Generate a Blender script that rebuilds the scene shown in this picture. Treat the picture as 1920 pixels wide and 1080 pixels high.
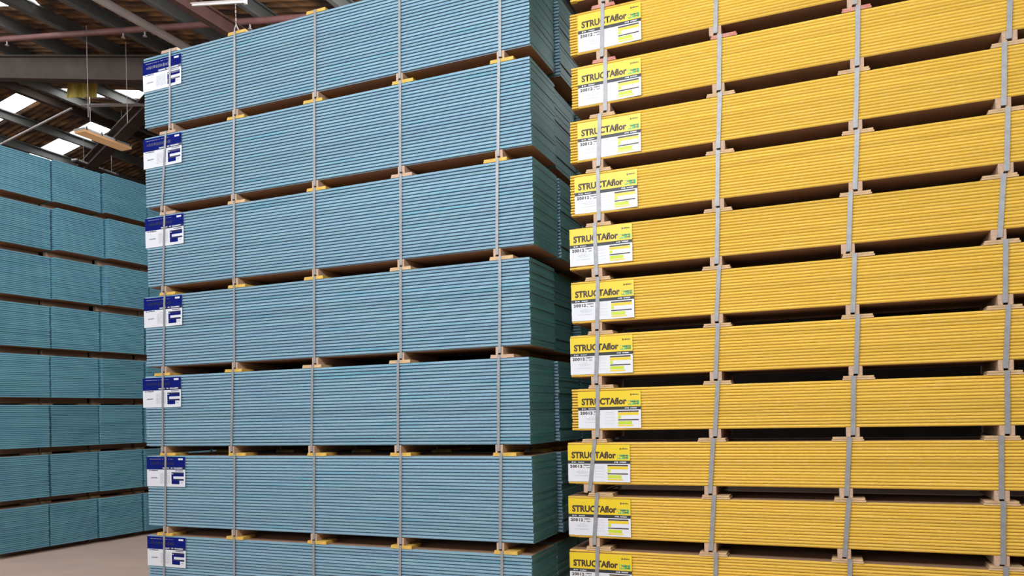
import bpy, bmesh, math, random
from mathutils import Vector, Matrix
random.seed(7)
S = bpy.context.scene
for o in list(bpy.data.objects): bpy.data.objects.remove(o)
COL = S.collection
R = math.radians

# ------------------------------------------------------------------ camera
cam_d = bpy.data.cameras.new('camera'); cam = bpy.data.objects.new('camera', cam_d); COL.objects.link(cam)
cam_d.sensor_width = 36; cam_d.lens = 1450/1920*36
cam_d.shift_y = (778-540)/1920
cam_d.clip_end = 200
cam.matrix_world = Matrix.Translation((0, 0, 1.72)) @ Matrix.Rotation(R(90), 4, 'X') @ Matrix.Rotation(R(-1.215), 4, 'Z')
S.camera = cam

# warehouse axes: A runs along the long sides of the stacks, B runs away from the camera
TH = R(22.826)
A = Vector((math.cos(TH), -math.sin(TH), 0)); B = Vector((math.sin(TH), math.cos(TH), 0))

# ------------------------------------------------------------------ world, lights, exposure
w = bpy.data.worlds.new('world'); S.world = w; w.use_nodes = True
bg = w.node_tree.nodes['Background']; bg.inputs[0].default_value = (0.80, 0.90, 1.0, 1); bg.inputs[1].default_value = 0.52
# overcast sky above the horizon, dark yard below it
_n = w.node_tree.nodes; _l = w.node_tree.links
_s = _n.new('ShaderNodeSeparateXYZ'); _r = _n.new('ShaderNodeValToRGB')
_tc = _n.new('ShaderNodeTexCoord'); _l.new(_tc.outputs['Generated'], _s.inputs[0]); _l.new(_s.outputs['Z'], _r.inputs[0]); _l.new(_r.outputs[0], bg.inputs[0])
_r.color_ramp.elements[0].position = 0.0; _r.color_ramp.elements[0].color = (0.16, 0.16, 0.17, 1)
_r.color_ramp.elements[1].position = 0.02; _r.color_ramp.elements[1].color = (0.80, 0.90, 1.0, 1)
S.view_settings.view_transform = 'Standard'; S.view_settings.look = 'None'
S.view_settings.gamma = 1; S.view_settings.use_curve_mapping = False
S.view_settings.exposure = 0.0
S.cycles.max_bounces = 5; S.cycles.diffuse_bounces = 2; S.cycles.glossy_bounces = 2; S.cycles.transmission_bounces = 1
S.cycles.use_light_tree = False; S.cycles.caustics_reflective = False; S.cycles.caustics_refractive = False

def W(m, n, z=0.0):            # warehouse coordinates: m across (from the ridge), n along the ridge
    p = A*(m-16.01) + B*n
    return Vector((p.x, p.y, z))
def roof_z(m): return 9.02 - 0.2*abs(m)

def area(name, pos, target, sx, sy, power, col):
    l = bpy.data.lights.new(name, 'AREA'); l.shape = 'RECTANGLE'; l.size = sx; l.size_y = sy
    l.energy = power; l.color = col
    o = bpy.data.objects.new(name, l); COL.objects.link(o); o.location = pos
    o.rotation_euler = (Vector(target)-Vector(pos)).to_track_quat('-Z', 'Y').to_euler()
    return o
# daylight from roof lights overhead and the open end behind the camera, plus added fills
area('skylight_daylight', W(15.3, 0.6, 5.55), W(15.3, 4.8, 2.6), 7.0, 2.2, 560, (0.93, 0.97, 1.0))
area('added_fill_left_bay', W(11.6, 6.4, 6.38), W(7.0, 8.6, 2.6), 1.6, 2.4, 215, (0.93, 0.97, 1.0))  # added fill under closed roof sheet, brightens the far blue stack
area('skylight_daylight_over_ridge', W(1.5, 6.0, 8.2), W(2.0, 12.0, 6.0), 4.0, 3.0, 160, (0.93, 0.97, 1.0))
area('added_fill_aisle', W(7.5, 2.0, 7.1), W(8.2, 4.5, 0), 4.0, 3.0, 300, (0.96, 0.97, 1.0))  # added fill with no opening above it, lifts the floor and lower left stack
area('added_fill_over_gap', W(15.4, 8.6, 5.72), W(14.3, 6.0, 3.6), 1.8, 1.2, 55, (0.93, 0.97, 1.0))  # added fill for the blue end faces inside the gap
area('doorway_daylight', W(10.0, -7.5, 4.3), W(11.0, 6.0, 2.2), 11.0, 2.8, 230, (0.90, 0.96, 1.0))

# ------------------------------------------------------------------ materials
def new_mat(name):
    m = bpy.data.materials.new(name); m.use_nodes = True
    nt = m.node_tree; b = nt.nodes['Principled BSDF']
    return m, nt, b
def mat(name, col, rough=0.6, metal=0.0, var=0.0, scale=8.0, col2=None, stretch=(1, 1, 1), emit=0.0, spec=0.5, bump=0.0, rand=0.0, detail=4.0, lo=.25, hi=.75):
    m, nt, b = new_mat(name)
    N = nt.nodes; L = nt.links
    b.inputs['Roughness'].default_value = rough; b.inputs['Metallic'].default_value = metal
    b.inputs['Specular IOR Level'].default_value = spec
    c = (*col, 1)
    b.inputs['Base Color'].default_value = c
    last = None
    if var > 0:
        tc = N.new('ShaderNodeTexCoord'); mp = N.new('ShaderNodeMapping'); mp.inputs['Scale'].default_value = stretch
        L.new(tc.outputs['Object'], mp.inputs[0])
        nz = N.new('ShaderNodeTexNoise'); nz.inputs['Scale'].default_value = scale; nz.inputs['Detail'].default_value = detail
        vec = mp.outputs[0]
        if rand > 0:
            oi = N.new('ShaderNodeObjectInfo'); ad = N.new('ShaderNodeVectorMath'); ad.operation = 'ADD'
            ml = N.new('ShaderNodeMath'); ml.operation = 'MULTIPLY'; ml.inputs[1].default_value = 50
            L.new(oi.outputs['Random'], ml.inputs[0]); L.new(mp.outputs[0], ad.inputs[0]); L.new(ml.outputs[0], ad.inputs[1])
            vec = ad.outputs[0]
        L.new(vec, nz.inputs['Vector'])
        rp = N.new('ShaderNodeValToRGB'); rp.color_ramp.elements[0].position = lo; rp.color_ramp.elements[1].position = hi
        c2 = col2 if col2 else tuple(x*(1-var) for x in col)
        rp.color_ramp.elements[0].color = (*c2, 1); rp.color_ramp.elements[1].color = c
        L.new(nz.outputs['Fac'], rp.inputs[0]); last = rp.outputs[0]
        if rand > 0:
            hs = N.new('ShaderNodeHueSaturation')
            mr = N.new('ShaderNodeMapRange'); mr.inputs['To Min'].default_value = 1-rand; mr.inputs['To Max'].default_value = 1+rand
            L.new(oi.outputs['Random'], mr.inputs[0]); L.new(mr.outputs[0], hs.inputs['Value']); L.new(last, hs.inputs['Color']); last = hs.outputs[0]
        L.new(last, b.inputs['Base Color'])
        if bump > 0:
            bp = N.new('ShaderNodeBump'); bp.inputs['Strength'].default_value = bump; bp.inputs['Distance'].default_value = 0.01
            L.new(nz.outputs['Fac'], bp.inputs['Height']); L.new(bp.outputs[0], b.inputs['Normal'])
    if emit > 0:
        b.inputs['Emission Color'].default_value = c; b.inputs['Emission Strength'].default_value = emit
    return m

def painted_edge(name, base, alt, stain, speck, stain_amt):
    """waxed board edge: soft lengthwise patches of tone, flecks of chip showing through, a few paint runs"""
    m, nt, b = new_mat(name); N = nt.nodes; L = nt.links
    b.inputs['Roughness'].default_value = 0.62; b.inputs['Specular IOR Level'].default_value = 0.3
    tc = N.new('ShaderNodeTexCoord'); oi = N.new('ShaderNodeObjectInfo')
    ml = N.new('ShaderNodeMath'); ml.operation = 'MULTIPLY'; ml.inputs[1].default_value = 40; L.new(oi.outputs['Random'], ml.inputs[0])
    ad = N.new('ShaderNodeVectorMath'); L.new(tc.outputs['Object'], ad.inputs[0]); L.new(ml.outputs[0], ad.inputs[1])
    def noise(scale, stretch, detail=2):
        mp = N.new('ShaderNodeMapping'); mp.inputs['Scale'].default_value = stretch; L.new(ad.outputs[0], mp.inputs[0])
        n = N.new('ShaderNodeTexNoise'); n.inputs['Scale'].default_value = scale; n.inputs['Detail'].default_value = detail
        L.new(mp.outputs[0], n.inputs['Vector']); return n.outputs['Fac']
    def ramp(src, a, z):
        r = N.new('ShaderNodeMapRange'); r.inputs['From Min'].default_value = a; r.inputs['From Max'].default_value = z; L.new(src, r.inputs[0]); return r.outputs[0]
    def mix(f, c1, c2):
        x = N.new('ShaderNodeMix'); x.data_type = 'RGBA'; L.new(f, x.inputs[0])
        if isinstance(c1, tuple): x.inputs[6].default_value = (*c1, 1)
        else: L.new(c1, x.inputs[6])
        x.inputs[7].default_value = (*c2, 1); return x.outputs[2]
    c = mix(ramp(noise(1.0, (2.2, 2.2, 8)), 0.35, 0.65), base, alt)
    sm = N.new('ShaderNodeMath'); sm.operation = 'MULTIPLY'; sm.inputs[1].default_value = stain_amt
    L.new(ramp(noise(1.0, (1.3, 1.3, 5)), 0.60, 0.74), sm.inputs[0])
    c = mix(sm.outputs[0], c, stain)
    sp = N.new('ShaderNodeMath'); sp.operation = 'MULTIPLY'; sp.inputs[1].default_value = 0.28
    L.new(ramp(noise(110, (0.35, 0.35, 1), 0), 0.58, 0.72), sp.inputs[0])
    c = mix(sp.outputs[0], c, speck)
    hs = N.new('ShaderNodeHueSaturation'); mr = N.new('ShaderNodeMapRange'); mr.inputs['To Min'].default_value = 0.90; mr.inputs['To Max'].default_value = 1.08
    L.new(oi.outputs['Random'], mr.inputs[0]); L.new(mr.outputs[0], hs.inputs['Value']); L.new(c, hs.inputs['Color'])
    L.new(hs.outputs[0], b.inputs['Base Color'])
    return m

M = {}
M['blue_edge'] = painted_edge('blue_edge_paint', (0.235, 0.395, 0.485), (0.21, 0.35, 0.465), (0.08, 0.34, 0.44), (0.36, 0.48, 0.50), 0.55)
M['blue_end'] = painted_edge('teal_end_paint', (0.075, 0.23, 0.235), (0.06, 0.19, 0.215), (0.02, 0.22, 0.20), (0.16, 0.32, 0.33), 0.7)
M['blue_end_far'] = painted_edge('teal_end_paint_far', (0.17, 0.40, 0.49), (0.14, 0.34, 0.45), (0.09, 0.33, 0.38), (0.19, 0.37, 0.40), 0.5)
M['yellow_edge'] = painted_edge('yellow_edge_paint', (0.82, 0.52, 0.075), (0.78, 0.48, 0.06), (0.74, 0.40, 0.04), (0.86, 0.62, 0.24), 0.4)
M['chip'] = mat('particleboard_face', (0.42, 0.24, 0.14), 0.8, var=0.25, scale=60)
M['timber'] = mat('bearer_timber', (0.66, 0.44, 0.30), 0.8, var=0.3, scale=12, stretch=(6, .6, 6))
M['pad_yellow'] = mat('yellow_packer', (0.80, 0.50, 0.10), 0.7, var=0.35, scale=25)
M['pad_tan'] = mat('tan_packer', (0.72, 0.48, 0.26), 0.8, var=0.3, scale=25)
M['pad_red'] = mat('red_packer', (0.55, 0.17, 0.13), 0.7, var=0.35, scale=25, col2=(0.62, 0.34, 0.25))
M['steel'] = mat('strap_steel', (0.35, 0.35, 0.355), 0.5, metal=0.3, var=0.25, scale=30)
M['paper'] = mat('label_paper', (0.72, 0.73, 0.77), 0.5)
M['l_yellow'] = mat('label_yellow', (0.80, 0.58, 0.015), 0.4)
M['l_black'] = mat('label_black', (0.025, 0.025, 0.03), 0.5)
M['l_ink'] = mat('label_ink', (0.055, 0.03, 0.015), 0.5)
M['l_green'] = mat('label_green', (0.10, 0.48, 0.17), 0.5)
M['l_lime'] = mat('label_lime', (0.55, 0.66, 0.03), 0.5)
M['l_navy'] = mat('label_navy', (0.006, 0.012, 0.15), 0.9, spec=0.05)
M['l_navydk'] = mat('label_dark_navy', (0.006, 0.010, 0.07), 0.4)
M['l_grey'] = mat('label_grey', (0.42, 0.42, 0.45), 0.5)
M['floor'] = mat('concrete_floor', (0.76, 0.53, 0.42), 0.75, var=0.3, scale=1.4, stretch=(1, 2.2, 1), col2=(0.62, 0.46, 0.38), bump=0.15)
M['roof'] = mat('rusty_roof_sheet', (0.48, 0.25, 0.10), 0.85, var=0.8, scale=2.6, stretch=(0.6, 2.4, 1), col2=(0.085, 0.052, 0.038), detail=5, lo=.42, hi=.74)
M['purlin'] = mat('galvanised_purlin', (0.20, 0.20, 0.19), 0.6, var=0.4, scale=2)
M['darksteel'] = mat('brown_steel', (0.12, 0.088, 0.074), 0.7, var=0.4, scale=3)
M['redsteel'] = mat('red_oxide_steel', (0.13, 0.06, 0.052), 0.6, var=0.4, scale=5)
M['pipe_pink'] = mat('dusty_red_pipe', (0.27, 0.12, 0.11), 0.6, var=0.35, scale=5)
M['rod'] = mat('pale_rod', (0.60, 0.52, 0.50), 0.5, var=0.2, scale=5)
M['white'] = mat('white_enamel', (0.85, 0.84, 0.82), 0.4, var=0.1, scale=8)
M['diffuser'] = mat('amber_diffuser_bounce_glow', (0.90, 0.50, 0.24), 0.5, emit=.28)  # fixture is unlit; faint glow stands in for light bounced off the stacks
M['sign'] = mat('yellow_hanging_panel', (0.98, 0.80, 0.17), 0.6, var=0.35, scale=3, stretch=(9, 9, .6), col2=(0.62, 0.42, 0.09))
# the hanging panel is thin plastic: daylight from the roof sheets behind glows through it
_m = M['sign']; _nt = _m.node_tree; _b = _nt.nodes['Principled BSDF']; _o = [n for n in _nt.nodes if n.type == 'OUTPUT_MATERIAL'][0]
_t = _nt.nodes.new('ShaderNodeBsdfTranslucent'); _x = _nt.nodes.new('ShaderNodeMixShader'); _x.inputs[0].default_value = .08
_nt.links.new(_b.inputs['Base Color'].links[0].from_socket, _t.inputs[0]); _nt.links.new(_b.outputs[0], _x.inputs[1]); _nt.links.new(_t.outputs[0], _x.inputs[2]); _nt.links.new(_x.outputs[0], _o.inputs[0])
M['sky_panel'] = mat('roof_light_sheet', (0.97, 0.99, 1.0), 0.5, emit=4.0); M['sky_panel'].cycles.emission_sampling = 'NONE'
M['wall'] = mat('dark_cladding', (0.10, 0.075, 0.065), 0.9, var=0.4, scale=1.2)

# ------------------------------------------------------------------ mesh helpers
def mesh_from(name, verts, faces, mats, fm=None):
    me = bpy.data.meshes.new(name); me.from_pydata([tuple(v) for v in verts], [], faces)
    for m in mats: me.materials.append(M[m])
    if fm:
        for p, i in zip(me.polygons, fm): p.material_index = i
    me.update(); return me
class MB:
    def __init__(s): s.v = []; s.f = []; s.m = []
    def box(s, x0, x1, y0, y1, z0, z1, mi=0):
        i = len(s.v)
        s.v += [Vector(p) for p in ((x0,y0,z0),(x1,y0,z0),(x1,y1,z0),(x0,y1,z0),(x0,y0,z1),(x1,y0,z1),(x1,y1,z1),(x0,y1,z1))]
        s.f += [(i,i+3,i+2,i+1),(i+4,i+5,i+6,i+7),(i,i+1,i+5,i+4),(i+1,i+2,i+6,i+5),(i+2,i+3,i+7,i+6),(i+3,i,i+4,i+7)]
        s.m += [mi]*6
    def bar(s, p, q, wd, ht, up=(0,0,1), mi=0):
        p = Vector(p); q = Vector(q); d = (q-p).normalized(); sd = d.cross(Vector(up)).normalized(); u = sd.cross(d)
        i = len(s.v)
        for c in (p, q):
            for a, b in ((-1,-1),(1,-1),(1,1),(-1,1)): s.v.append(c+sd*a*wd/2+u*b*ht/2)
        s.f += [(i,i+1,i+2,i+3),(i+7,i+6,i+5,i+4)] + [(i+k, i+4+k, i+4+(k+1)%4, i+(k+1)%4) for k in range(4)]
        s.m += [mi]*6
    def tube(s, p, q, r, n=12, mi=0):
        p = Vector(p); q = Vector(q); d = (q-p).normalized(); sd = d.orthogonal().normalized(); u = d.cross(sd)
        i = len(s.v)
        for c in (p, q):
            for k in range(n): a = 2*math.pi*k/n; s.v.append(c+sd*math.cos(a)*r+u*math.sin(a)*r)
        s.f += [(i+k, i+(k+1)%n, i+n+(k+1)%n, i+n+k) for k in range(n)] + [tuple(range(i+n-1, i-1, -1)), tuple(range(i+n, i+2*n))]
        s.m += [mi]*(n+2)
    def ibeam(s, p, q, depth, wd, tf=0.02, mi=0):
        p = Vector(p); q = Vector(q); d = (q-p).normalized(); sd = d.cross(Vector((0,0,1))).normalized(); u = sd.cross(d)
        s.bar(p, q, 0.014, depth-2*tf, u, mi)
        for sg in (-1, 1): s.bar(p+u*sg*(depth/2-tf/2), q+u*sg*(depth/2-tf/2), wd, tf, u, mi)
    def mesh(s, name, mats): return mesh_from(name, s.v, s.f, mats, s.m)
def link(name, me, parent=None, loc=(0,0,0)):
    o = bpy.data.objects.new(name, me); COL.objects.link(o); o.parent = parent; o.location = loc; return o
def tag(o, label, cat, group=None, kind=None):
    o['label'] = label; o['category'] = cat
    if group: o['group'] = group
    if kind: o['kind'] = kind
    return o
def struct(name, me, label, cat):
    return tag(link(name, me), label, cat, kind='structure')
def empty(name, loc, rz=0):
    o = bpy.data.objects.new(name, None); COL.objects.link(o); o.location = loc; o.rotation_euler = (0, 0, rz); o.empty_display_size = .2; return o

# ------------------------------------------------------------------ shell of the shed
mb = MB()
c = [W(-26, -9), W(26, -9), W(26, 34), W(-26, 34)]
struct('floor', mesh_from('floor', [*c, *[p-Vector((0,0,.2)) for p in c]], [(0,1,2,3),(7,6,5,4),(0,4,5,1),(1,5,6,2),(2,6,7,3),(3,7,4,0)], ['floor']),
       'dusty pinkish brown concrete floor of the shed', 'floor')

def sheet(m0, m1, n0, n1, zoff=0.0, amp=0.018, pitch=0.15, mats='roof', name='ceiling'):
    k = max(2, int((n1-n0)/pitch*6)); v = []; f = []
    for i in range(k+1):
        n = n0+(n1-n0)*i/k; d = amp*math.sin(2*math.pi*n/pitch)
        v.append(W(m0, n, roof_z(m0)+zoff+d)); v.append(W(m1, n, roof_z(m1)+zoff+d))
    for i in range(k): f.append((2*i, 2*i+1, 2*i+3, 2*i+2))
    t = len(v); v += [p+Vector((0,0,.012)) for p in v]
    f += [tuple(reversed([q+t for q in g])) for g in f[:]]
    return v, f
def join_sheets(parts, name, m):
    V = []; F = []
    for v, f in parts:
        o = len(V); V += v; F += [tuple(q+o for q in g) for g in f]
    return mesh_from(name, V, F, [m])
# right slope: strips of clear sheet at n 11.4..11.9 and 7.4..7.95; left slope at 11.37..11.87 and 13.25..13.8
struct('ceiling', join_sheets([sheet(0, 26, -9, 7.38), sheet(0, 3.0, 7.38, 7.95), sheet(5.2, 26, 7.38, 7.95), sheet(0, 26, 7.95, 11.4), sheet(0, .3, 11.4, 11.9), sheet(7, 26, 11.4, 11.9), sheet(0, 26, 11.9, 34)], 'ceiling', 'roof'),
       'rusty brown corrugated roof slope above the board stacks', 'roof')
struct('ceiling_far_slope', join_sheets([sheet(-26, 0, -9, 11.37), sheet(-26, -5, 11.37, 11.87), sheet(-26, 0, 11.87, 13.24), sheet(-26, -5, 13.24, 13.80), sheet(-26, 0, 13.80, 34)], 'ceiling_far', 'roof'),
       'rusty brown corrugated roof slope on the far side of the ridge', 'roof')
k = 1
for (m0, m1, n0, n1, lb) in ((3.0, 5.2, 7.38, 7.95, 'bright clear roof sheet in the top left corner'),
                             (.3, 7, 11.4, 11.9, 'bright clear roof sheet behind the big beam and yellow panel'),
                             (-5, 0, 11.37, 11.87, 'bright clear roof strip left of the ridge, nearest the left edge'),
                             (-5, 0, 13.24, 13.80, 'bright clear roof strip above the far blue stack')):
    v, f = sheet(m0, m1, n0, n1, mats='sky_panel'); struct('window_%d' % k, mesh_from('window', v, f, ['sky_panel']), lb, 'skylight'); k += 1
# walls
def wall(name, p, q, z1, lb):
    p = Vector(p); q = Vector(q); mb = MB(); mb.bar(p+Vector((0,0,z1/2)), q+Vector((0,0,z1/2)), .2, z1); struct(name, mb.mesh(name, ['wall']), lb, 'wall')
wall('wall_back', W(-26, 34), W(26, 34), 9.0, 'dark cladding wall at the far end of the shed')
wall('wall_left', W(-26, -9), W(-26, 34), 3.8, 'dark cladding wall along the left side')
wall('wall_right', W(26, -9), W(26, 34), 3.8, 'dark cladding wall along the right side')

# purlins (C sections) along the ridge direction
tn = 1
def trim(me, lb, cat='beam'):
    global tn
    struct('trim_%d' % tn, me, lb, cat); tn += 1
def purlin(m, n0=-9, n1=34, depth=.20, wd=.065, mt='purlin', lb='galvanised roof purlin'):
    mb = MB(); z = roof_z(m)-.02
    p = W(m, n0, z-depth/2); q = W(m, n1, z-depth/2)
    mb.bar(p, q, .006, depth)
    for sg in (-1, 1):
        off = Vector((0,0,sg*depth/2)); o2 = A*(wd/2)
        mb.bar(p+off+o2, q+off+o2, wd, .006)
        mb.bar(p+off-Vector((0,0,sg*.012))+A*wd, q+off-Vector((0,0,sg*.012))+A*wd, .006, .024)
    trim(mb.mesh('purlin', [mt]), lb)
mb = MB(); mb.bar(W(0, -9, roof_z(0)-.10), W(0, 34, roof_z(0)-.10), .12, .18); trim(mb.mesh('ridge', ['darksteel']), 'dark ridge beam where the two roof slopes meet')
for i, m in enumerate((1.0, 2.55, 3.95, 5.1, 6.25, 7.7, 9.1, 10.5, 11.9, 13.3, 14.7, 16.1, 17.5, 19)):
    purlin(m, lb='near slope roof purlin, number %d of its run counted from the ridge' % (i+1))
for i, m in enumerate((-1.08, -2.1, -3.4, -4.8, -6.2, -7.6, -9, -10.4)):
    purlin(m, lb='far slope roof purlin, number %d of its run counted from the ridge' % (i+1))
# portal rafters
def rafter(n, m0, m1, depth, off, lb, mt='darksteel', wd=.18):
    mb = MB(); mb.ibeam(W(m0, n, roof_z(m0)-off-depth/2), W(m1, n, roof_z(m1)-off-depth/2), depth, wd); trim(mb.mesh('rafter', [mt]), lb)
rafter(9.25, 0, 25, .40, .24, 'deep brown rafter crossing above the yellow hanging panel')
rafter(9.25, -25, 0, .40, .24, 'left half of the deep brown rafter pair')
rafter(21, 0, 25, .46, .24, 'distant brown rafter on the near slope')
rafter(21, -25, 0, .46, .24, 'distant brown rafter on the far slope')
# tie rods meeting at the ridge beyond the rafter
mb = MB(); mb.tube((-8.756, 16.019, 8.315), (-6.30, 14.715, 7.762), .030); trim(mb.mesh('rod', ['rod']), 'thin pale rod running level right from the ridge', 'rod')
mb = MB(); mb.tube((-9.653, 17.203, 8.748), (-12.5, 18.32, 8.135), .024); trim(mb.mesh('rod', ['rod']), 'thin pale rod rising to the ridge from the lower left', 'rod')
# leaning I beam
mb = MB(); mb.ibeam((-11.35, 20.2, 8.05), (-6.9, 15.2, 8.08), .26, .26, .03); trim(mb.mesh('strut', ['darksteel']), 'brown steel strut slanting up behind the hanging light')

mb = MB(); mb.tube((-8.75, 13.3, 7.98), (-8.78, 13.35, 7.72), .02); trim(mb.mesh('brace', ['darksteel']), 'small dark brace in front of the deep rafter', 'brace')
# two long members hung under the purlins near the stacks
mb = MB(); n0, n1 = 5.5, 13.2; mm = 7.62
mb.tube(W(mm, n0, roof_z(mm)-.48), W(mm, n1, roof_z(mm)-.48), .055, 16)
tag(link('conduit_pipe', mb.mesh('conduit_pipe', ['rod'])), 'pale grey round pipe running under the roof towards the blue stack', 'pipe')
mm = 8.99; mb = MB(); mb.ibeam(W(mm, 5.5, roof_z(mm)-.52), W(mm, 9.0, roof_z(mm)-.52), .20, .10)
tag(link('crane_rail', mb.mesh('crane_rail', ['redsteel'])), 'reddish brown steel beam ending above the corner of the blue stack', 'beam')
mb = MB(); p = Vector((-8.18, 12.57, 8.0)); q = Vector((-3.04, 9.92, 6.85)); d = q-p
mb.tube(p-d*.1, q+d*.3, .042, 14)
pipe = tag(link('sprinkler_pipe', mb.mesh('sprinkler_pipe', ['pipe_pink'])), 'dusty red pipe running nearly level across the roof', 'pipe')
for t in (.03, .52, .60, .95):
    mb = MB(); c0 = p+d*t; mb.tube(c0-Vector((0,0,.04)), c0-Vector((0,0,.10)), .012, 8); mb.tube(c0-Vector((0,0,.10)), c0-Vector((0,0,.108)), .028, 10)
    link('sprinkler_head', mb.mesh('sprinkler_head', ['rod']), pipe)

# hanging light fixtures
def light_fixture(name, base, direction, length, wd, ht, lb, hang_top, lower='diffuser'):
    o = empty(name, base); tag(o, lb, 'light fixture', 'hanging light fixtures')
    d = Vector(direction).normalized(); s = Vector((-d.y, d.x, 0)); e = d*length/2
    mb = MB(); mb.bar(-e, e, wd, ht*.45)
    link('reflector', mb.mesh('reflector', [lower]), o, (0,0,0))
    mb = MB(); mb.bar(-e*1.01+Vector((0,0,ht*.45)), e*1.01+Vector((0,0,ht*.45)), wd*1.04, ht*.45)
    link('housing', mb.mesh('housing', ['white']), o)
    for t in (-.92, -.3, .3, .92):
        mb = MB(); mb.box(-.012, .012, -.012, .012, 0, .07); link('clip', mb.mesh('clip', ['darksteel']), o, e*t - s*wd*.52 + Vector((0,0,ht*.25)))
    for t in (-.55, .8):
        mb = MB(); mb.tube((0,0,0), (0,0,hang_top-base[2]-ht*.6), .006, 6); link('suspension_wire', mb.mesh('wire', ['rod']), o, e*t+Vector((0,0,ht*.6)))
    return o
light_fixture('hanging_light', (-8.73, 16.78, 7.86), (.36, .93, 0), 1.20, .30, .10, 'amber and white fluorescent batten hanging in front of the slanting strut', 8.75)
light_fixture('hanging_light', (-10.05, 18.9, 7.95), (.30, .95, 0), 1.25, .14, .08, 'smaller brownish batten light hanging against the bright roof strip', 8.7, 'darksteel')
# batten near the top edge, seen from the side
o = empty('batten_light', (-3.15, 8.486, 6.30)); tag(o, 'slim white batten light near the top edge above the blue stack', 'light fixture', 'hanging light fixtures')
dd = Vector((.57, -.27, -.126)).normalized()
mb = MB(); mb.bar(-dd*.36, dd*.42, .022, .022); link('tube_cover', mb.mesh('tube', ['white']), o)
mb = MB(); mb.bar(-dd*.38+Vector((0,0,.018)), dd*.44+Vector((0,0,.018)), .028, .014); link('housing', mb.mesh('housing', ['rod']), o)
mb = MB(); mb.box(-.015,.015,-.015,.015,-.02,.035); link('end_cap', mb.mesh('cap', ['white']), o, dd*.43)
# chain hook by the batten
o = empty('hook_chain', (-3.33, 9.62, 6.56)); tag(o, 'thin chain with a hook dangling just above the blue stack', 'chain')
mb = MB()
for i in range(13): mb.bar((0,0,.08+i*.05), (0,0,.12+i*.05), .006 if i%2 else .014, .014 if i%2 else .006, (1,0,0))
link('chain', mb.mesh('chain', ['rod']), o)
mb = MB(); pts = [(0,0,.09),(-.02,0,.03),(-.028,0,-.06),(-.01,0,-.1)]
for a_, b_ in zip(pts, pts[1:]): mb.tube(a_, b_, .006, 8)
pts = [(0,0,.09),(.03,0,.02),(.05,0,-.12),(.09,0,-.24)]
for a_, b_ in zip(pts, pts[1:]): mb.tube(a_, b_, .008, 8)
link('hook', mb.mesh('hook', ['rod']), o)
# yellow panel hanging beyond the rafter
o = empty('hanging_sign', (-7.78, 14.2, 7.72)); tag(o, 'dusty yellow panel hanging below the deep brown rafter', 'sign')
v = []; f = []; nx = 12
for i in range(nx+1):
    x = -.275+.55*i/nx; y = .02*math.sin(i*1.3)
    for zz, yy in ((0, 0), (.42, .05)):
        v.append((x+(zz*.02), y+yy, zz - .06*(x)*(-.3) )); v.append((x+(zz*.02), y+yy+.012, zz))
for i in range(nx):
    a0 = i*4; b0 = a0+4
    f += [(a0, b0, b0+2, a0+2), (a0+1, a0+3, b0+3, b0+1), (a0, a0+1, b0+1, b0), (a0+2, b0+2, b0+3, a0+3)]
f += [(0, 2, 3, 1), (nx*4, nx*4+1, nx*4+3, nx*4+2)]
link('panel', mesh_from('panel', v, f, ['sign']), o)
for x in (-.2, .2):
    mb = MB(); mb.tube((x, .05, .42), (x, .05, .80), .006, 6); link('hanger_wire', mb.mesh('wire', ['rod']), o)
def cable(x, y, z0, z1, lb):
    mb = MB(); mb.tube((0,0,0), (0,0,z1-z0), .006, 6); c0 = link('hanging_cable', mb.mesh('cable', ['rod']), None, (x, y, z0)); tag(c0, lb, 'cable')
cable(-6.41, 11.88, 6.43, 7.84, 'long thin cable hanging in front of the yellow panel')
cable(-6.03, 12.33, 6.5, 7.80, 'thin cable hanging beside the top corner of the blue stack')

# ------------------------------------------------------------------ packs of boards
def board_mesh(name, L, Wd, T, gz, gin, mats, chamf):
    """one board: face sheets top and bottom, painted edge all round, rebate that leaves a shadow line between boards"""
    v = []; f = []; fm = []
    if chamf: rings = [(0, gin), (gz, 0.0015), (gz*1.6, 0), (T-gz*1.2, 0), (T-gz*.5, 0.0015), (T-.0004, gin*.6)]
    else: rings = [(0, gin), (gz*.8, gin), (gz, .0008), (gz+.0012, 0), (T-gz*.75-.0012, 0), (T-gz*.75, .0008), (T-gz*.5, gin), (T-.0004, gin)]
    for z, i in rings: v += [(i, i, z), (L-i, i, z), (L-i, Wd-i, z), (i, Wd-i, z)]
    for r in range(len(rings)-1):
        for k in range(4):
            a0 = r*4+k; a1 = r*4+(k+1) % 4; f.append((a0, a1, a1+4, a0+4)); fm.append(0 if k in (0, 2) else 1)
    f.append((3, 2, 1, 0)); fm.append(2); t = (len(rings)-1)*4; f.append((t, t+1, t+2, t+3)); fm.append(2)
    return mesh_from(name, v, f, mats, fm)
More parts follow.
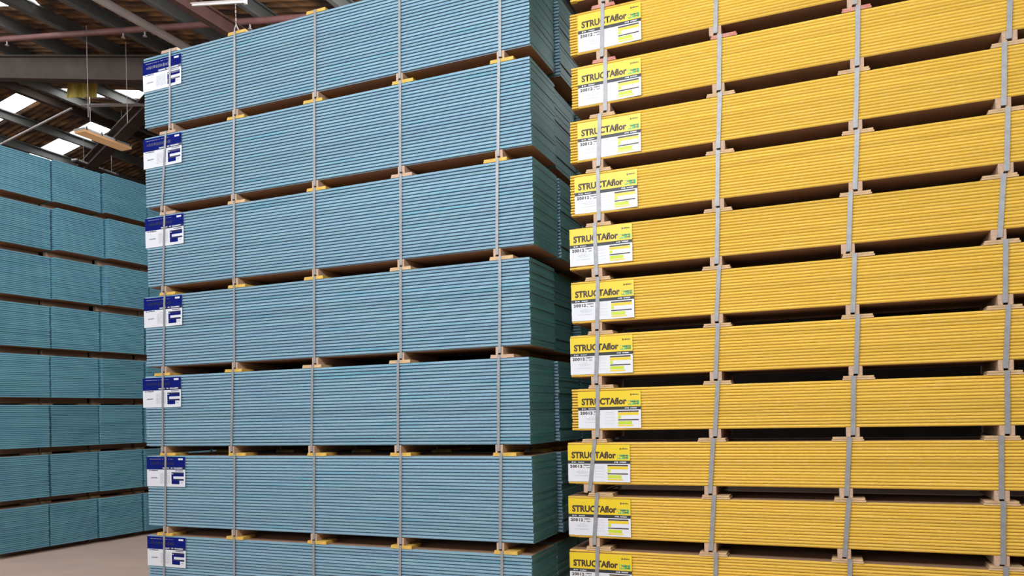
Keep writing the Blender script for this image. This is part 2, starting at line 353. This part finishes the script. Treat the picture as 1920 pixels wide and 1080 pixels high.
def lofted_board(name, L, Wd, T, gz, gin, end_len, end_in, mats, chamf, xin=0.0):
    """one board as sections along its length; the last few centimetres at either end have a deeper edge rebate"""
    def prof(g):
        if chamf: half = [(g, 0), (.0015, gz), (0, gz*1.6), (0, T-gz*1.2), (.0015, T-gz*.5), (g*.6, T-.0004)]
        else: half = [(g, 0), (g, gz*.75), (.0010, gz*.85), (0, gz*.95), (0, T-gz*.35), (.0010, T-gz*.22), (g, T-gz*.15), (g, T-.0004)]
        return half + [(Wd-y, z) for y, z in reversed(half)]
    secs = [(0, end_in), (end_len, end_in), (end_len+.002, gin), (L-.004, gin), (L, gin)]
    v = []; f = []; fm = []
    for x, g in secs: v += [(x, y, z) for y, z in prof(g)]
    n = len(v)//len(secs)
    for s_ in range(len(secs)-1):
        for k in range(n):
            a0 = s_*n+k; a1 = s_*n+(k+1) % n
            f.append((a0, a0+n, a1+n, a1)); fm.append(2 if k in (n//2-1, n-1) else 0)
    f.append(tuple(range(n))); fm.append(1); f.append(tuple(range(len(v)-1, len(v)-1-n, -1))); fm.append(1)
    return mesh_from(name, v, f, mats, fm)
def stack_mesh(name, n, L, Wd, T, gz, gin, mats, chamf, jit, seed):
    rnd = random.Random(seed)
    src = lofted_board(name+'_tmp', L, Wd, T, gz, gin, .03, gin, mats, chamf) if 'blue_edge' in mats else board_mesh(name+'_tmp', L, Wd, T, gz, gin, mats, chamf)
    V = []; F = []; FM = []
    for i in range(n):
        dx = rnd.uniform(-jit, jit); dy = rnd.uniform(0, jit); o = len(V)
        V += [(p.co.x+dx, p.co.y+dy, p.co.z+i*T) for p in src.vertices]
        F += [tuple(q+o for q in p.vertices) for p in src.polygons]; FM += [p.material_index for p in src.polygons]
    bpy.data.meshes.remove(src)
    return mesh_from(name, V, F, mats, FM)

def bend(u, v):     # how far a label stands off the boards (its free right end curls out a little)
    return 0.0035 + 0.020*max(0, u-.28)*max(0, .27-v)*8
def text_mesh(s, size, mats, off=0.0, spacing=1.0):
    cu = bpy.data.curves.new('txt', 'FONT'); cu.body = s; cu.size = size; cu.offset = off; cu.resolution_u = 3; cu.space_character = spacing
    ob = bpy.data.objects.new('txt', cu); COL.objects.link(ob)
    dg = bpy.context.evaluated_depsgraph_get(); me = bpy.data.meshes.new_from_object(ob.evaluated_get(dg))
    bpy.data.objects.remove(ob); me.materials.clear()
    for m in mats: me.materials.append(M[m])
    return me
def fit_text(me, u0, v0, width, height, lift):
    xs = [p.co.x for p in me.vertices]; ys = [p.co.y for p in me.vertices]
    x0, x1, y0, y1 = min(xs), max(xs), min(ys), max(ys)
    for p in me.vertices:
        u = u0+(p.co.x-x0)/(x1-x0)*width; v = v0+(p.co.y-y0)/(y1-y0)*height
        p.co = (u, -bend(u, v)-lift, v)
    return me
class Print:        # flat printed areas, each following the bend of the sheet
    def __init__(s): s.v = []; s.f = []; s.m = []
    def rect(s, u0, u1, v0, v1, mi, lift=.0006):
        n = max(1, int((u1-u0)/.03)); i = len(s.v)
        for k in range(n+1):
            u = u0+(u1-u0)*k/n
            for v in (v0, v1): s.v.append((u, -bend(u, v)-lift, v))
        for k in range(n): s.f.append((i+2*k, i+2*k+2, i+2*k+3, i+2*k+1)); s.m.append(mi)
    def glyphs(s, u0, u1, v0, v1, mi, rnd, lift=.0009, dens=.72):    # rows too small to read: letter-sized marks
        u = u0
        while u < u1:
            wd = (v1-v0)*rnd.uniform(.35, .8)
            if rnd.random() < dens: s.rect(u, min(u+wd, u1), v0+(v1-v0)*rnd.uniform(0, .25), v1-(v1-v0)*rnd.uniform(0, .25), mi, lift)
            u += wd+(v1-v0)*.22
    def mesh(s, name, mats): return mesh_from(name, s.v, s.f, mats, s.m)
def sheet_mesh(name, wd, ht):
    v = []; f = []; nx, ny = 12, 6
    for side in (0, .0008):
        for j in range(ny+1):
            for i in range(nx+1):
                u = wd*i/nx; z = ht*j/ny; v.append((u, -bend(u, z)+side, z))
    t = (nx+1)*(ny+1)
    for j in range(ny):
        for i in range(nx):
            a0 = j*(nx+1)+i; f.append((a0, a0+1, a0+nx+2, a0+nx+1)); f.append((t+a0+nx+1, t+a0+nx+2, t+a0+1, t+a0))
    for i in range(nx): f.append((i, t+i, t+i+1, i+1)); a0 = ny*(nx+1)+i; f.append((a0, a0+1, t+a0+1, t+a0))
    for j in range(ny): a0 = j*(nx+1); f.append((a0, a0+nx+1, t+a0+nx+1, t+a0)); a0 += nx; f.append((a0, t+a0, t+a0+nx+1, a0+nx+1))
    return mesh_from(name, v, f, ['paper'])
LW, LH = .455, .262
rnd = random.Random(3)
# yellow label
YL = {}
YL['sheet'] = sheet_mesh('label_sheet', LW, LH)
P = Print(); P.rect(0, LW, LH*.575, LH, 0); P.rect(0, LW, LH*.49, LH*.575, 1)
YL['header'] = P.mesh('header_band', ['l_yellow', 'l_black'])
YL['name'] = fit_text(text_mesh('STRUCTAflor', .1, ['l_ink'], .0045), LW*.06, LH*.63, LW*.72, LH*.185, .0013)
YL['code'] = fit_text(text_mesh('20012', .05, ['l_ink'], .0024, 1.15), LW*.035, LH*.375, LW*.20, LH*.085, .0010)
P = Print()
P.rect(LW*.80, LW*.975, LH*.615, LH*.735, 1); P.glyphs(LW*.845, LW*.965, LH*.685, LH*.722, 0, rnd, .0012, .95); P.glyphs(LW*.90, LW*.965, LH*.635, LH*.668, 0, rnd, .0012, .95)
P.rect(LW*.805, LW*.835, LH*.645, LH*.72, 4, .0010)
P.rect(LW*.838, LW*.853, LH*.86, LH*.915, 0); P.glyphs(LW*.858, LW*.965, LH*.865, LH*.91, 0, rnd, .0010, 1.1)
P.rect(LW*.065, LW*.082, LH*.512, LH*.548, 2, .0010); P.glyphs(LW*.095, LW*.27, LH*.512, LH*.545, 2, rnd, .0010, .95); P.glyphs(LW*.75, LW*.94, LH*.515, LH*.552, 2, rnd, .0010, .95)
P.glyphs(LW*.255, LW*.355, LH*.425, LH*.465, 0, rnd, .0010, 1); P.glyphs(LW*.255, LW*.355, LH*.365, LH*.395, 0, rnd, .0010, .9)
for vv, a0, a1 in ((.31, .17, .28), (.27, .13, .33), (.235, .16, .31), (.165, .09, .34)): P.glyphs(LW*a0, LW*a1, LH*(vv-.008), LH*(vv+.010), 3, rnd, .0008, .8)
for vv in (.42, .37, .29, .21, .13): P.rect(LW*.43, LW*.585, LH*(vv-.003), LH*(vv+.002), 3, .0008)
P.rect(LW*.64, LW*.965, LH*.425, LH*.462, 0); P.rect(LW*.64, LW*.965, LH*.345, LH*.418, 4); P.rect(LW*.64, LW*.685, LH*.255, LH*.335, 5)
P.rect(LW*.64, LW*.965, LH*.205, LH*.235, 0); P.rect(LW*.64, LW*.86, LH*.10, LH*.185, 5); P.rect(LW*.64, LW*.88, LH*.05, LH*.085, 4)
YL['print'] = P.mesh('small_print', ['l_ink', 'l_green', 'paper', 'l_grey', 'l_yellow', 'l_lime'])
# blue label
BL = {'sheet': YL['sheet']}
P = Print(); P.rect(0, LW, LH*.575, LH, 0); BL['header'] = P.mesh('header_band', ['l_navy'])
P = Print()
P.rect(LW*.40, LW, LH*.582, LH*.66, 1, .0009)
P.glyphs(LW*.42, LW*.93, LH*.60, LH*.65, 2, rnd, .0012, .85); P.rect(LW*.82, LW*.94, LH*.895, LH*.955, 2, .0010)
P.glyphs(LW*.08, LW*.70, LH*.915, LH*.935, 3, rnd, .0010, .5)
P.glyphs(LW*.10, LW*.72, LH*.72, LH*.84, 1, rnd, .0010, .95)
P.glyphs(LW*.06, LW*.29, LH*.52, LH*.56, 1, rnd, .0010, .95); P.glyphs(LW*.74, LW*.95, LH*.52, LH*.555, 1, rnd, .0010, .95)
P.glyphs(LW*.11, LW*.27, LH*.27, LH*.305, 1, rnd, .0010, 1)
for vv in (.48, .43, .385, .34, .295, .25, .205, .16, .115): P.glyphs(LW*(.35 if vv < .45 else .42), LW*.60, LH*(vv-.010), LH*(vv+.012), 3, rnd, .0008, .8)
P.rect(LW*.64, LW*.965, LH*.40, LH*.485, 1); P.rect(LW*.64, LW*.965, LH*.35, LH*.42, 0, .0009); P.rect(LW*.64, LW*.69, LH*.25, LH*.36, 0, .0009)
P.rect(LW*.64, LW*.965, LH*.21, LH*.265, 1); P.rect(LW*.64, LW*.85, LH*.09, LH*.215, 0, .0009); P.rect(LW*.65, LW*.69, LH*.42, LH*.445, 2, .0012)
P.glyphs(LW*.88, LW*.94, LH*.12, LH*.17, 3, rnd, .0010, .9)
BL['print'] = P.mesh('small_print', ['l_navy', 'l_navydk', 'paper', 'l_grey'])

def add_label(root, kind, x, z, tilt=0.0):
    D = YL if kind == 'yellow' else BL
    s = link('label_sheet', D['sheet'], root, (x, 0, z)); s.rotation_euler = (0, tilt, 0)
    s['label'] = 'white paper label with a yellow band' if kind == 'yellow' else 'white paper label with a navy blue band'
    link('header_band', D['header'], s); link('small_print', D['print'], s)
    if 'name' in D: link('product_name', D['name'], s); link('code_number', D['code'], s)

def strap_mesh(xt, xb, z0, z1, Wd, out=.0075, wd=.028, t=.0012):
    """steel band round the pack: front, top, back and bottom runs"""
    mb = MB(); h = wd/2
    def run(p, q, n):      # p,q centre points, n outward
        p = Vector(p); q = Vector(q); n = Vector(n); e = Vector((h, 0, 0)); i = len(mb.v)
        mb.v += [p-e, p+e, q+e, q-e, p-e+n*t, p+e+n*t, q+e+n*t, q-e+n*t]
        fs = [(0,1,2,3),(7,6,5,4),(0,4,5,1),(1,5,6,2),(2,6,7,3),(3,7,4,0)]
        mb.f += [tuple(k+i for k in g) for g in fs]; mb.m += [0]*6
    run((xb, -out, z0-t), (xt, -out, z1), (0,-1,0)); run((xt, -out, z1), (xt, Wd+out, z1), (0,0,1))
    run((xt, Wd+out, z1), (xb, Wd+out, z0-t), (0,1,0)); run((xb, Wd+out, z0-t), (xb, -out, z0-t), (0,0,1))
    return mb.mesh('strap', ['steel'])
def bearer_mesh(bh, Wd, wd):
    mb = MB(); h = wd/2; c = .003
    prof = [(-h+c, -bh), (-.013, -bh), (-.011, -bh+.012), (.011, -bh+.012), (.013, -bh), (h-c, -bh), (h, -bh+c), (h, -c), (h-c, 0), (-h+c, 0), (-h, -c), (-h, -bh+c)]
    n = len(prof); v = [(x, y, z) for y in (0, Wd) for x, z in prof]
    f = [tuple(range(n)), tuple(range(2*n-1, n-1, -1))] + [(k, n+k, n+(k+1) % n, (k+1) % n) for k in range(n)]
    return mesh_from('bearer', v, f, ['timber'])
def pad_mesh(wd, dp, two, m):
    mb = MB(); h = wd/2
    if two: mb.box(-h, h, 0, dp, 0, .0115); mb.box(-h+.004, h-.006, .003, dp, .0135, .025); mb.box(-h+.01, h-.01, .012, dp, .0115, .0135)
    else: mb.box(-h, h, 0, dp, 0, .012); mb.box(-h+.003, h-.002, .001, dp, .012, .025)
    me = mb.mesh('packer', [m]); return me
PADS = {(two, m): pad_mesh(.185 if m != 'pad_red' else .17, .15, two, m) for two in (0, 1) for m in ('pad_yellow', 'pad_tan', 'pad_red', 'timber')}

def pack(loc, rz, label, group, boards, n, T, L, Wd, bh, straps, edge_kind, padmats, bearer_w=.06, jit=.004, lab=None, top_pad=True, colour='blue'):
    root = empty('board_pack', loc, rz); tag(root, label, 'board pack', group)
    H = n*T
    if isinstance(boards, list):
        for i in range(n):
            link('board', boards[i % len(boards)], root, (random.uniform(-jit, jit), random.uniform(0, jit*.5), i*T))
    else:
        link('board_layers', boards, root)
    bm = bearer_mesh(bh, Wd, bearer_w)
    for k, (xt, xb) in enumerate(straps):
        b = link('bearer', bm, root, (xb+random.uniform(-.006, .006), .0, 0)); 
        if edge_kind != 'plain': 
            link('steel_strap', strap_mesh(xt, xb, -bh+.0125, H+.0235, Wd, .0075, .028 if colour == 'yellow' else .022), root)
            if top_pad:
                pm = PADS[(1 if colour == 'yellow' else 0, padmats[k % len(padmats)])]
                link('packer', pm, root, (xt+random.uniform(-.02, .03), -.004, H))
        elif top_pad:
            for yy in (0, Wd-.15): link('packer', PADS[(0, padmats[k % len(padmats)])], root, (xt, yy, H))
    if lab: add_label(root, colour, lab[0], lab[1], lab[2])
    return root
ORD = ['topmost', 'second from the top', 'third from the top', 'fourth from the top', 'fifth from the top', 'sixth from the top', 'seventh from the top', 'eighth from the top', 'ninth from the top', 'tenth from the top', 'eleventh from the top', 'twelfth from the top', 'at the very bottom']

# front blue stack: seven packs of 25 boards
LB, WB, TB = 3.69, .525, .025
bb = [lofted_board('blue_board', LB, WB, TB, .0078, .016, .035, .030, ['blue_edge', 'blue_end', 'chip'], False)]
b_off = [.056, .052, .055, .015, -.003, .004, -.012]        # sideways drift of each pack, top to bottom
b_str = [[(.321,.300),(1.044,1.027),(1.865,1.849),(2.643,2.628),(3.475,3.46)], [(.257,.190),(1.025,.996),(1.843,1.827),(2.636,2.621),(3.456,3.433)],
         [(.221,.178),(1.002,.985),(1.821,1.805),(2.62,2.605),(3.424,3.405)], [(.241,.204),(1.023,1.006),(1.843,1.826),(2.643,2.627),(3.468,3.449)],
         [(.217,.193),(1.008,.973),(1.825,1.798),(2.619,2.603),(3.46,3.442)], [(.224,.194),(1.001,.978),(1.817,1.796),(2.619,2.599),(3.455,3.432)],
         [(.202,.178),(.993,.976),(1.81,1.794),(2.613,2.593),(3.462,3.443)]]
b_lab = [(-.008,-.04,0), (-.018,-.015,0), (-.018,-.012,0), (-.015,-.012,0), (-.03,-.016,0), (-.008,-.010,0), (-.006,-.010,0)]
PB = Vector((.130, 5.49, 0))
bpads = [['timber','pad_yellow','pad_yellow','pad_yellow','pad_yellow'], ['timber','pad_yellow','pad_yellow','pad_yellow','pad_yellow'], ['timber','pad_tan','pad_yellow','timber','pad_yellow'],
         ['pad_yellow','pad_yellow','pad_yellow','pad_tan','pad_tan'], ['pad_yellow','pad_yellow','pad_tan','pad_tan','timber'], ['pad_yellow']*5, ['pad_yellow']*5]
for k in range(7):
    z = .091+.708*(6-k)
    loc = PB+A*(b_off[k]-LB)+Vector((0,0,z))
    lx, lz, lt = b_lab[k]
    extra = ['', '', '', '', '', '', ''][k]
    pack(loc, -TH, 'blue-edged board pack with navy label, %s in front blue stack%s' % (ORD[k], extra) , 'packs of the front blue stack', bb, 25, TB, LB, WB, .058 if k < 6 else .091,
         b_str[k], 'strap', bpads[k], .058, .003, (lx, .625-.262+lz, lt), True, 'blue')

# stacks behind the front blue one
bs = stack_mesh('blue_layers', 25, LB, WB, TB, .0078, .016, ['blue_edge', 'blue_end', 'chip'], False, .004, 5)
for j, (offs, nm) in enumerate((((.084,.03,.062,-.03,.02,.030,-.02), 'second blue stack, behind the front one'), ((.10,.07,.07,.03,.02,.02,-.02), 'third blue stack, deep in the gap'))):
    for k in range(7):
        loc = PB+A*(offs[k]-LB)+B*(.56+.57*j)+Vector((0,0,.091+.708*(6-k)))
        pack(loc, -TH, 'blue-edged pack, %s of the %s' % (ORD[k], nm), 'packs of the blue stacks behind', bs, 25, TB, LB, WB, .058 if k < 6 else .091,
             b_str[(k+2) % 7], 'plain', ['pad_yellow'], .058, .004, None, True, 'blue')

# yellow stack: thirteen packs of 15 boards
LY, WY, TY = 3.69, .60, .0197
yb = [lofted_board('yellow_board', LY, WY, TY, .0052, .0075, .048, .026, ['yellow_edge', 'yellow_edge', 'chip'], True)]
y_off = [.062,.054,.058,.040,.034,.020,.024,.009,.012,-.026,-.028,-.029,-.034]
y_lab = [None,.062,.050,.058,.032,.002,.002,0,.046,0,-.002,0,None]
y_labz = [0,.012,.012,.012,.014,.026,.016,.017,.014,.018,.018,.012,0]
y_str = [[(.247,.241),(1.018,1.012),(1.867,1.858),(2.671,2.666)], [(.247,.233),(1.025,1.012),(1.865,1.856),(2.678,2.668)], [(.255,.245),(1.035,1.022),(1.87,1.858),(2.677,2.661)],
         [(.224,.206),(1.047,1.027),(1.876,1.858),(2.657,2.647)], [(.207,.208),(1.032,1.019),(1.875,1.854),(2.673,2.66)], [(.189,.195),(1.038,1.022),(1.843,1.825),(2.659,2.633)],
         [(.201,.187),(1.034,1.007),(1.856,1.838),(2.659,2.649)], [(.207,.185),(1.033,1.01),(1.881,1.864),(2.68,2.659)], [(.195,.185),(1.022,.995),(1.846,1.837),(2.664,2.659)],
         [(.204,.158),(1.023,.993),(1.854,1.83),(2.665,2.66)], [(.214,.184),(1.021,.994),(1.846,1.813),(2.671,2.663)], [(.21,.195),(1.027,1.015),(1.845,1.833),(2.678,2.673)], [(.21,.196),(1.028,1.015),(1.846,1.834),(2.679,2.674)]]
PY = Vector((.42, 5.54, 0))
for k in range(13):
    z = .072+.3815*(12-k)
    loc = PY+A*y_off[k]+Vector((0,0,z))
    lab = None if y_lab[k] is None else (y_lab[k], y_labz[k], 0)
    pm = ['pad_red', 'pad_tan', 'pad_red', 'pad_tan', 'pad_tan'] if k == 1 else (['pad_red', 'pad_red', 'pad_tan', 'pad_tan', 'pad_tan'] if k == 2 else ['pad_tan'])
    if k == 2: pm = ['pad_red', 'pad_red', 'pad_red', 'pad_tan', 'pad_tan']
    extra = {0: '', 11: ''}.get(k, '')
    pack(loc, -TH, 'yellow-edged board pack, %s of the yellow stack%s' % (ORD[k], extra), 'packs of the yellow stack', yb, 15, TY, LY, WY, .060 if k < 12 else .072,
         y_str[k]+[(3.49, 3.48)], 'strap', pm, .078, .003, lab, True, 'yellow')

# far blue stack at the left: columns of packs with their short ends towards the aisle
LF, WF, TF = 3.69, .692, .025
fs = [stack_mesh('far_layers_%d' % i, 23, LF, WF, TF, .004, .009, ['blue_end_far', 'blue_end_far', 'chip'], False, .005, 20+i) for i in range(3)]
AF = Vector((.9006, -.4348, 0)); BF = Vector((.4348, .9006, 0)); RF = math.atan2(-.4348, .9006)
P0 = Vector((-6.31, 10.50, 0))
names = ['leftmost column', 'middle column', 'third column', 'half hidden column', 'hidden end column']
prot = [[0]*8, [.05,.12,.06,.03,.02,.01,0,0], [.12,.20,.17,.07,.08,.04,.03,.03], [.15,.22,.19,.13,.10,.08,.06,.06], [.15]*8]
rnd = random.Random(11)
for ci in range(5):
    for r in range(8):      # r = 0 top
        z = .069+.673*(7-r)
        t = (.125-.01*min(ci, 2))*(7-r)/7 + (ci-1)*.722 + rnd.uniform(-.006, .006)
        loc = P0+BF*(t+.02)+AF*(prot[ci][r]-LF)+Vector((0,0,z))
        pack(loc, RF, 'teal pack, %s in the %s of the far stack' % (ORD[r] if r < 7 else 'lowest', names[ci]), 'packs of the far blue stack', fs[(ci+r) % 3], 23, TF, LF, WF, .073 if r < 7 else .069,
             [(.25, .25), (1.05, 1.05), (1.85, 1.85), (2.65, 2.65), (3.40, 3.40)], 'plain', ['pad_tan'], .06, .004, None, True, 'blue')
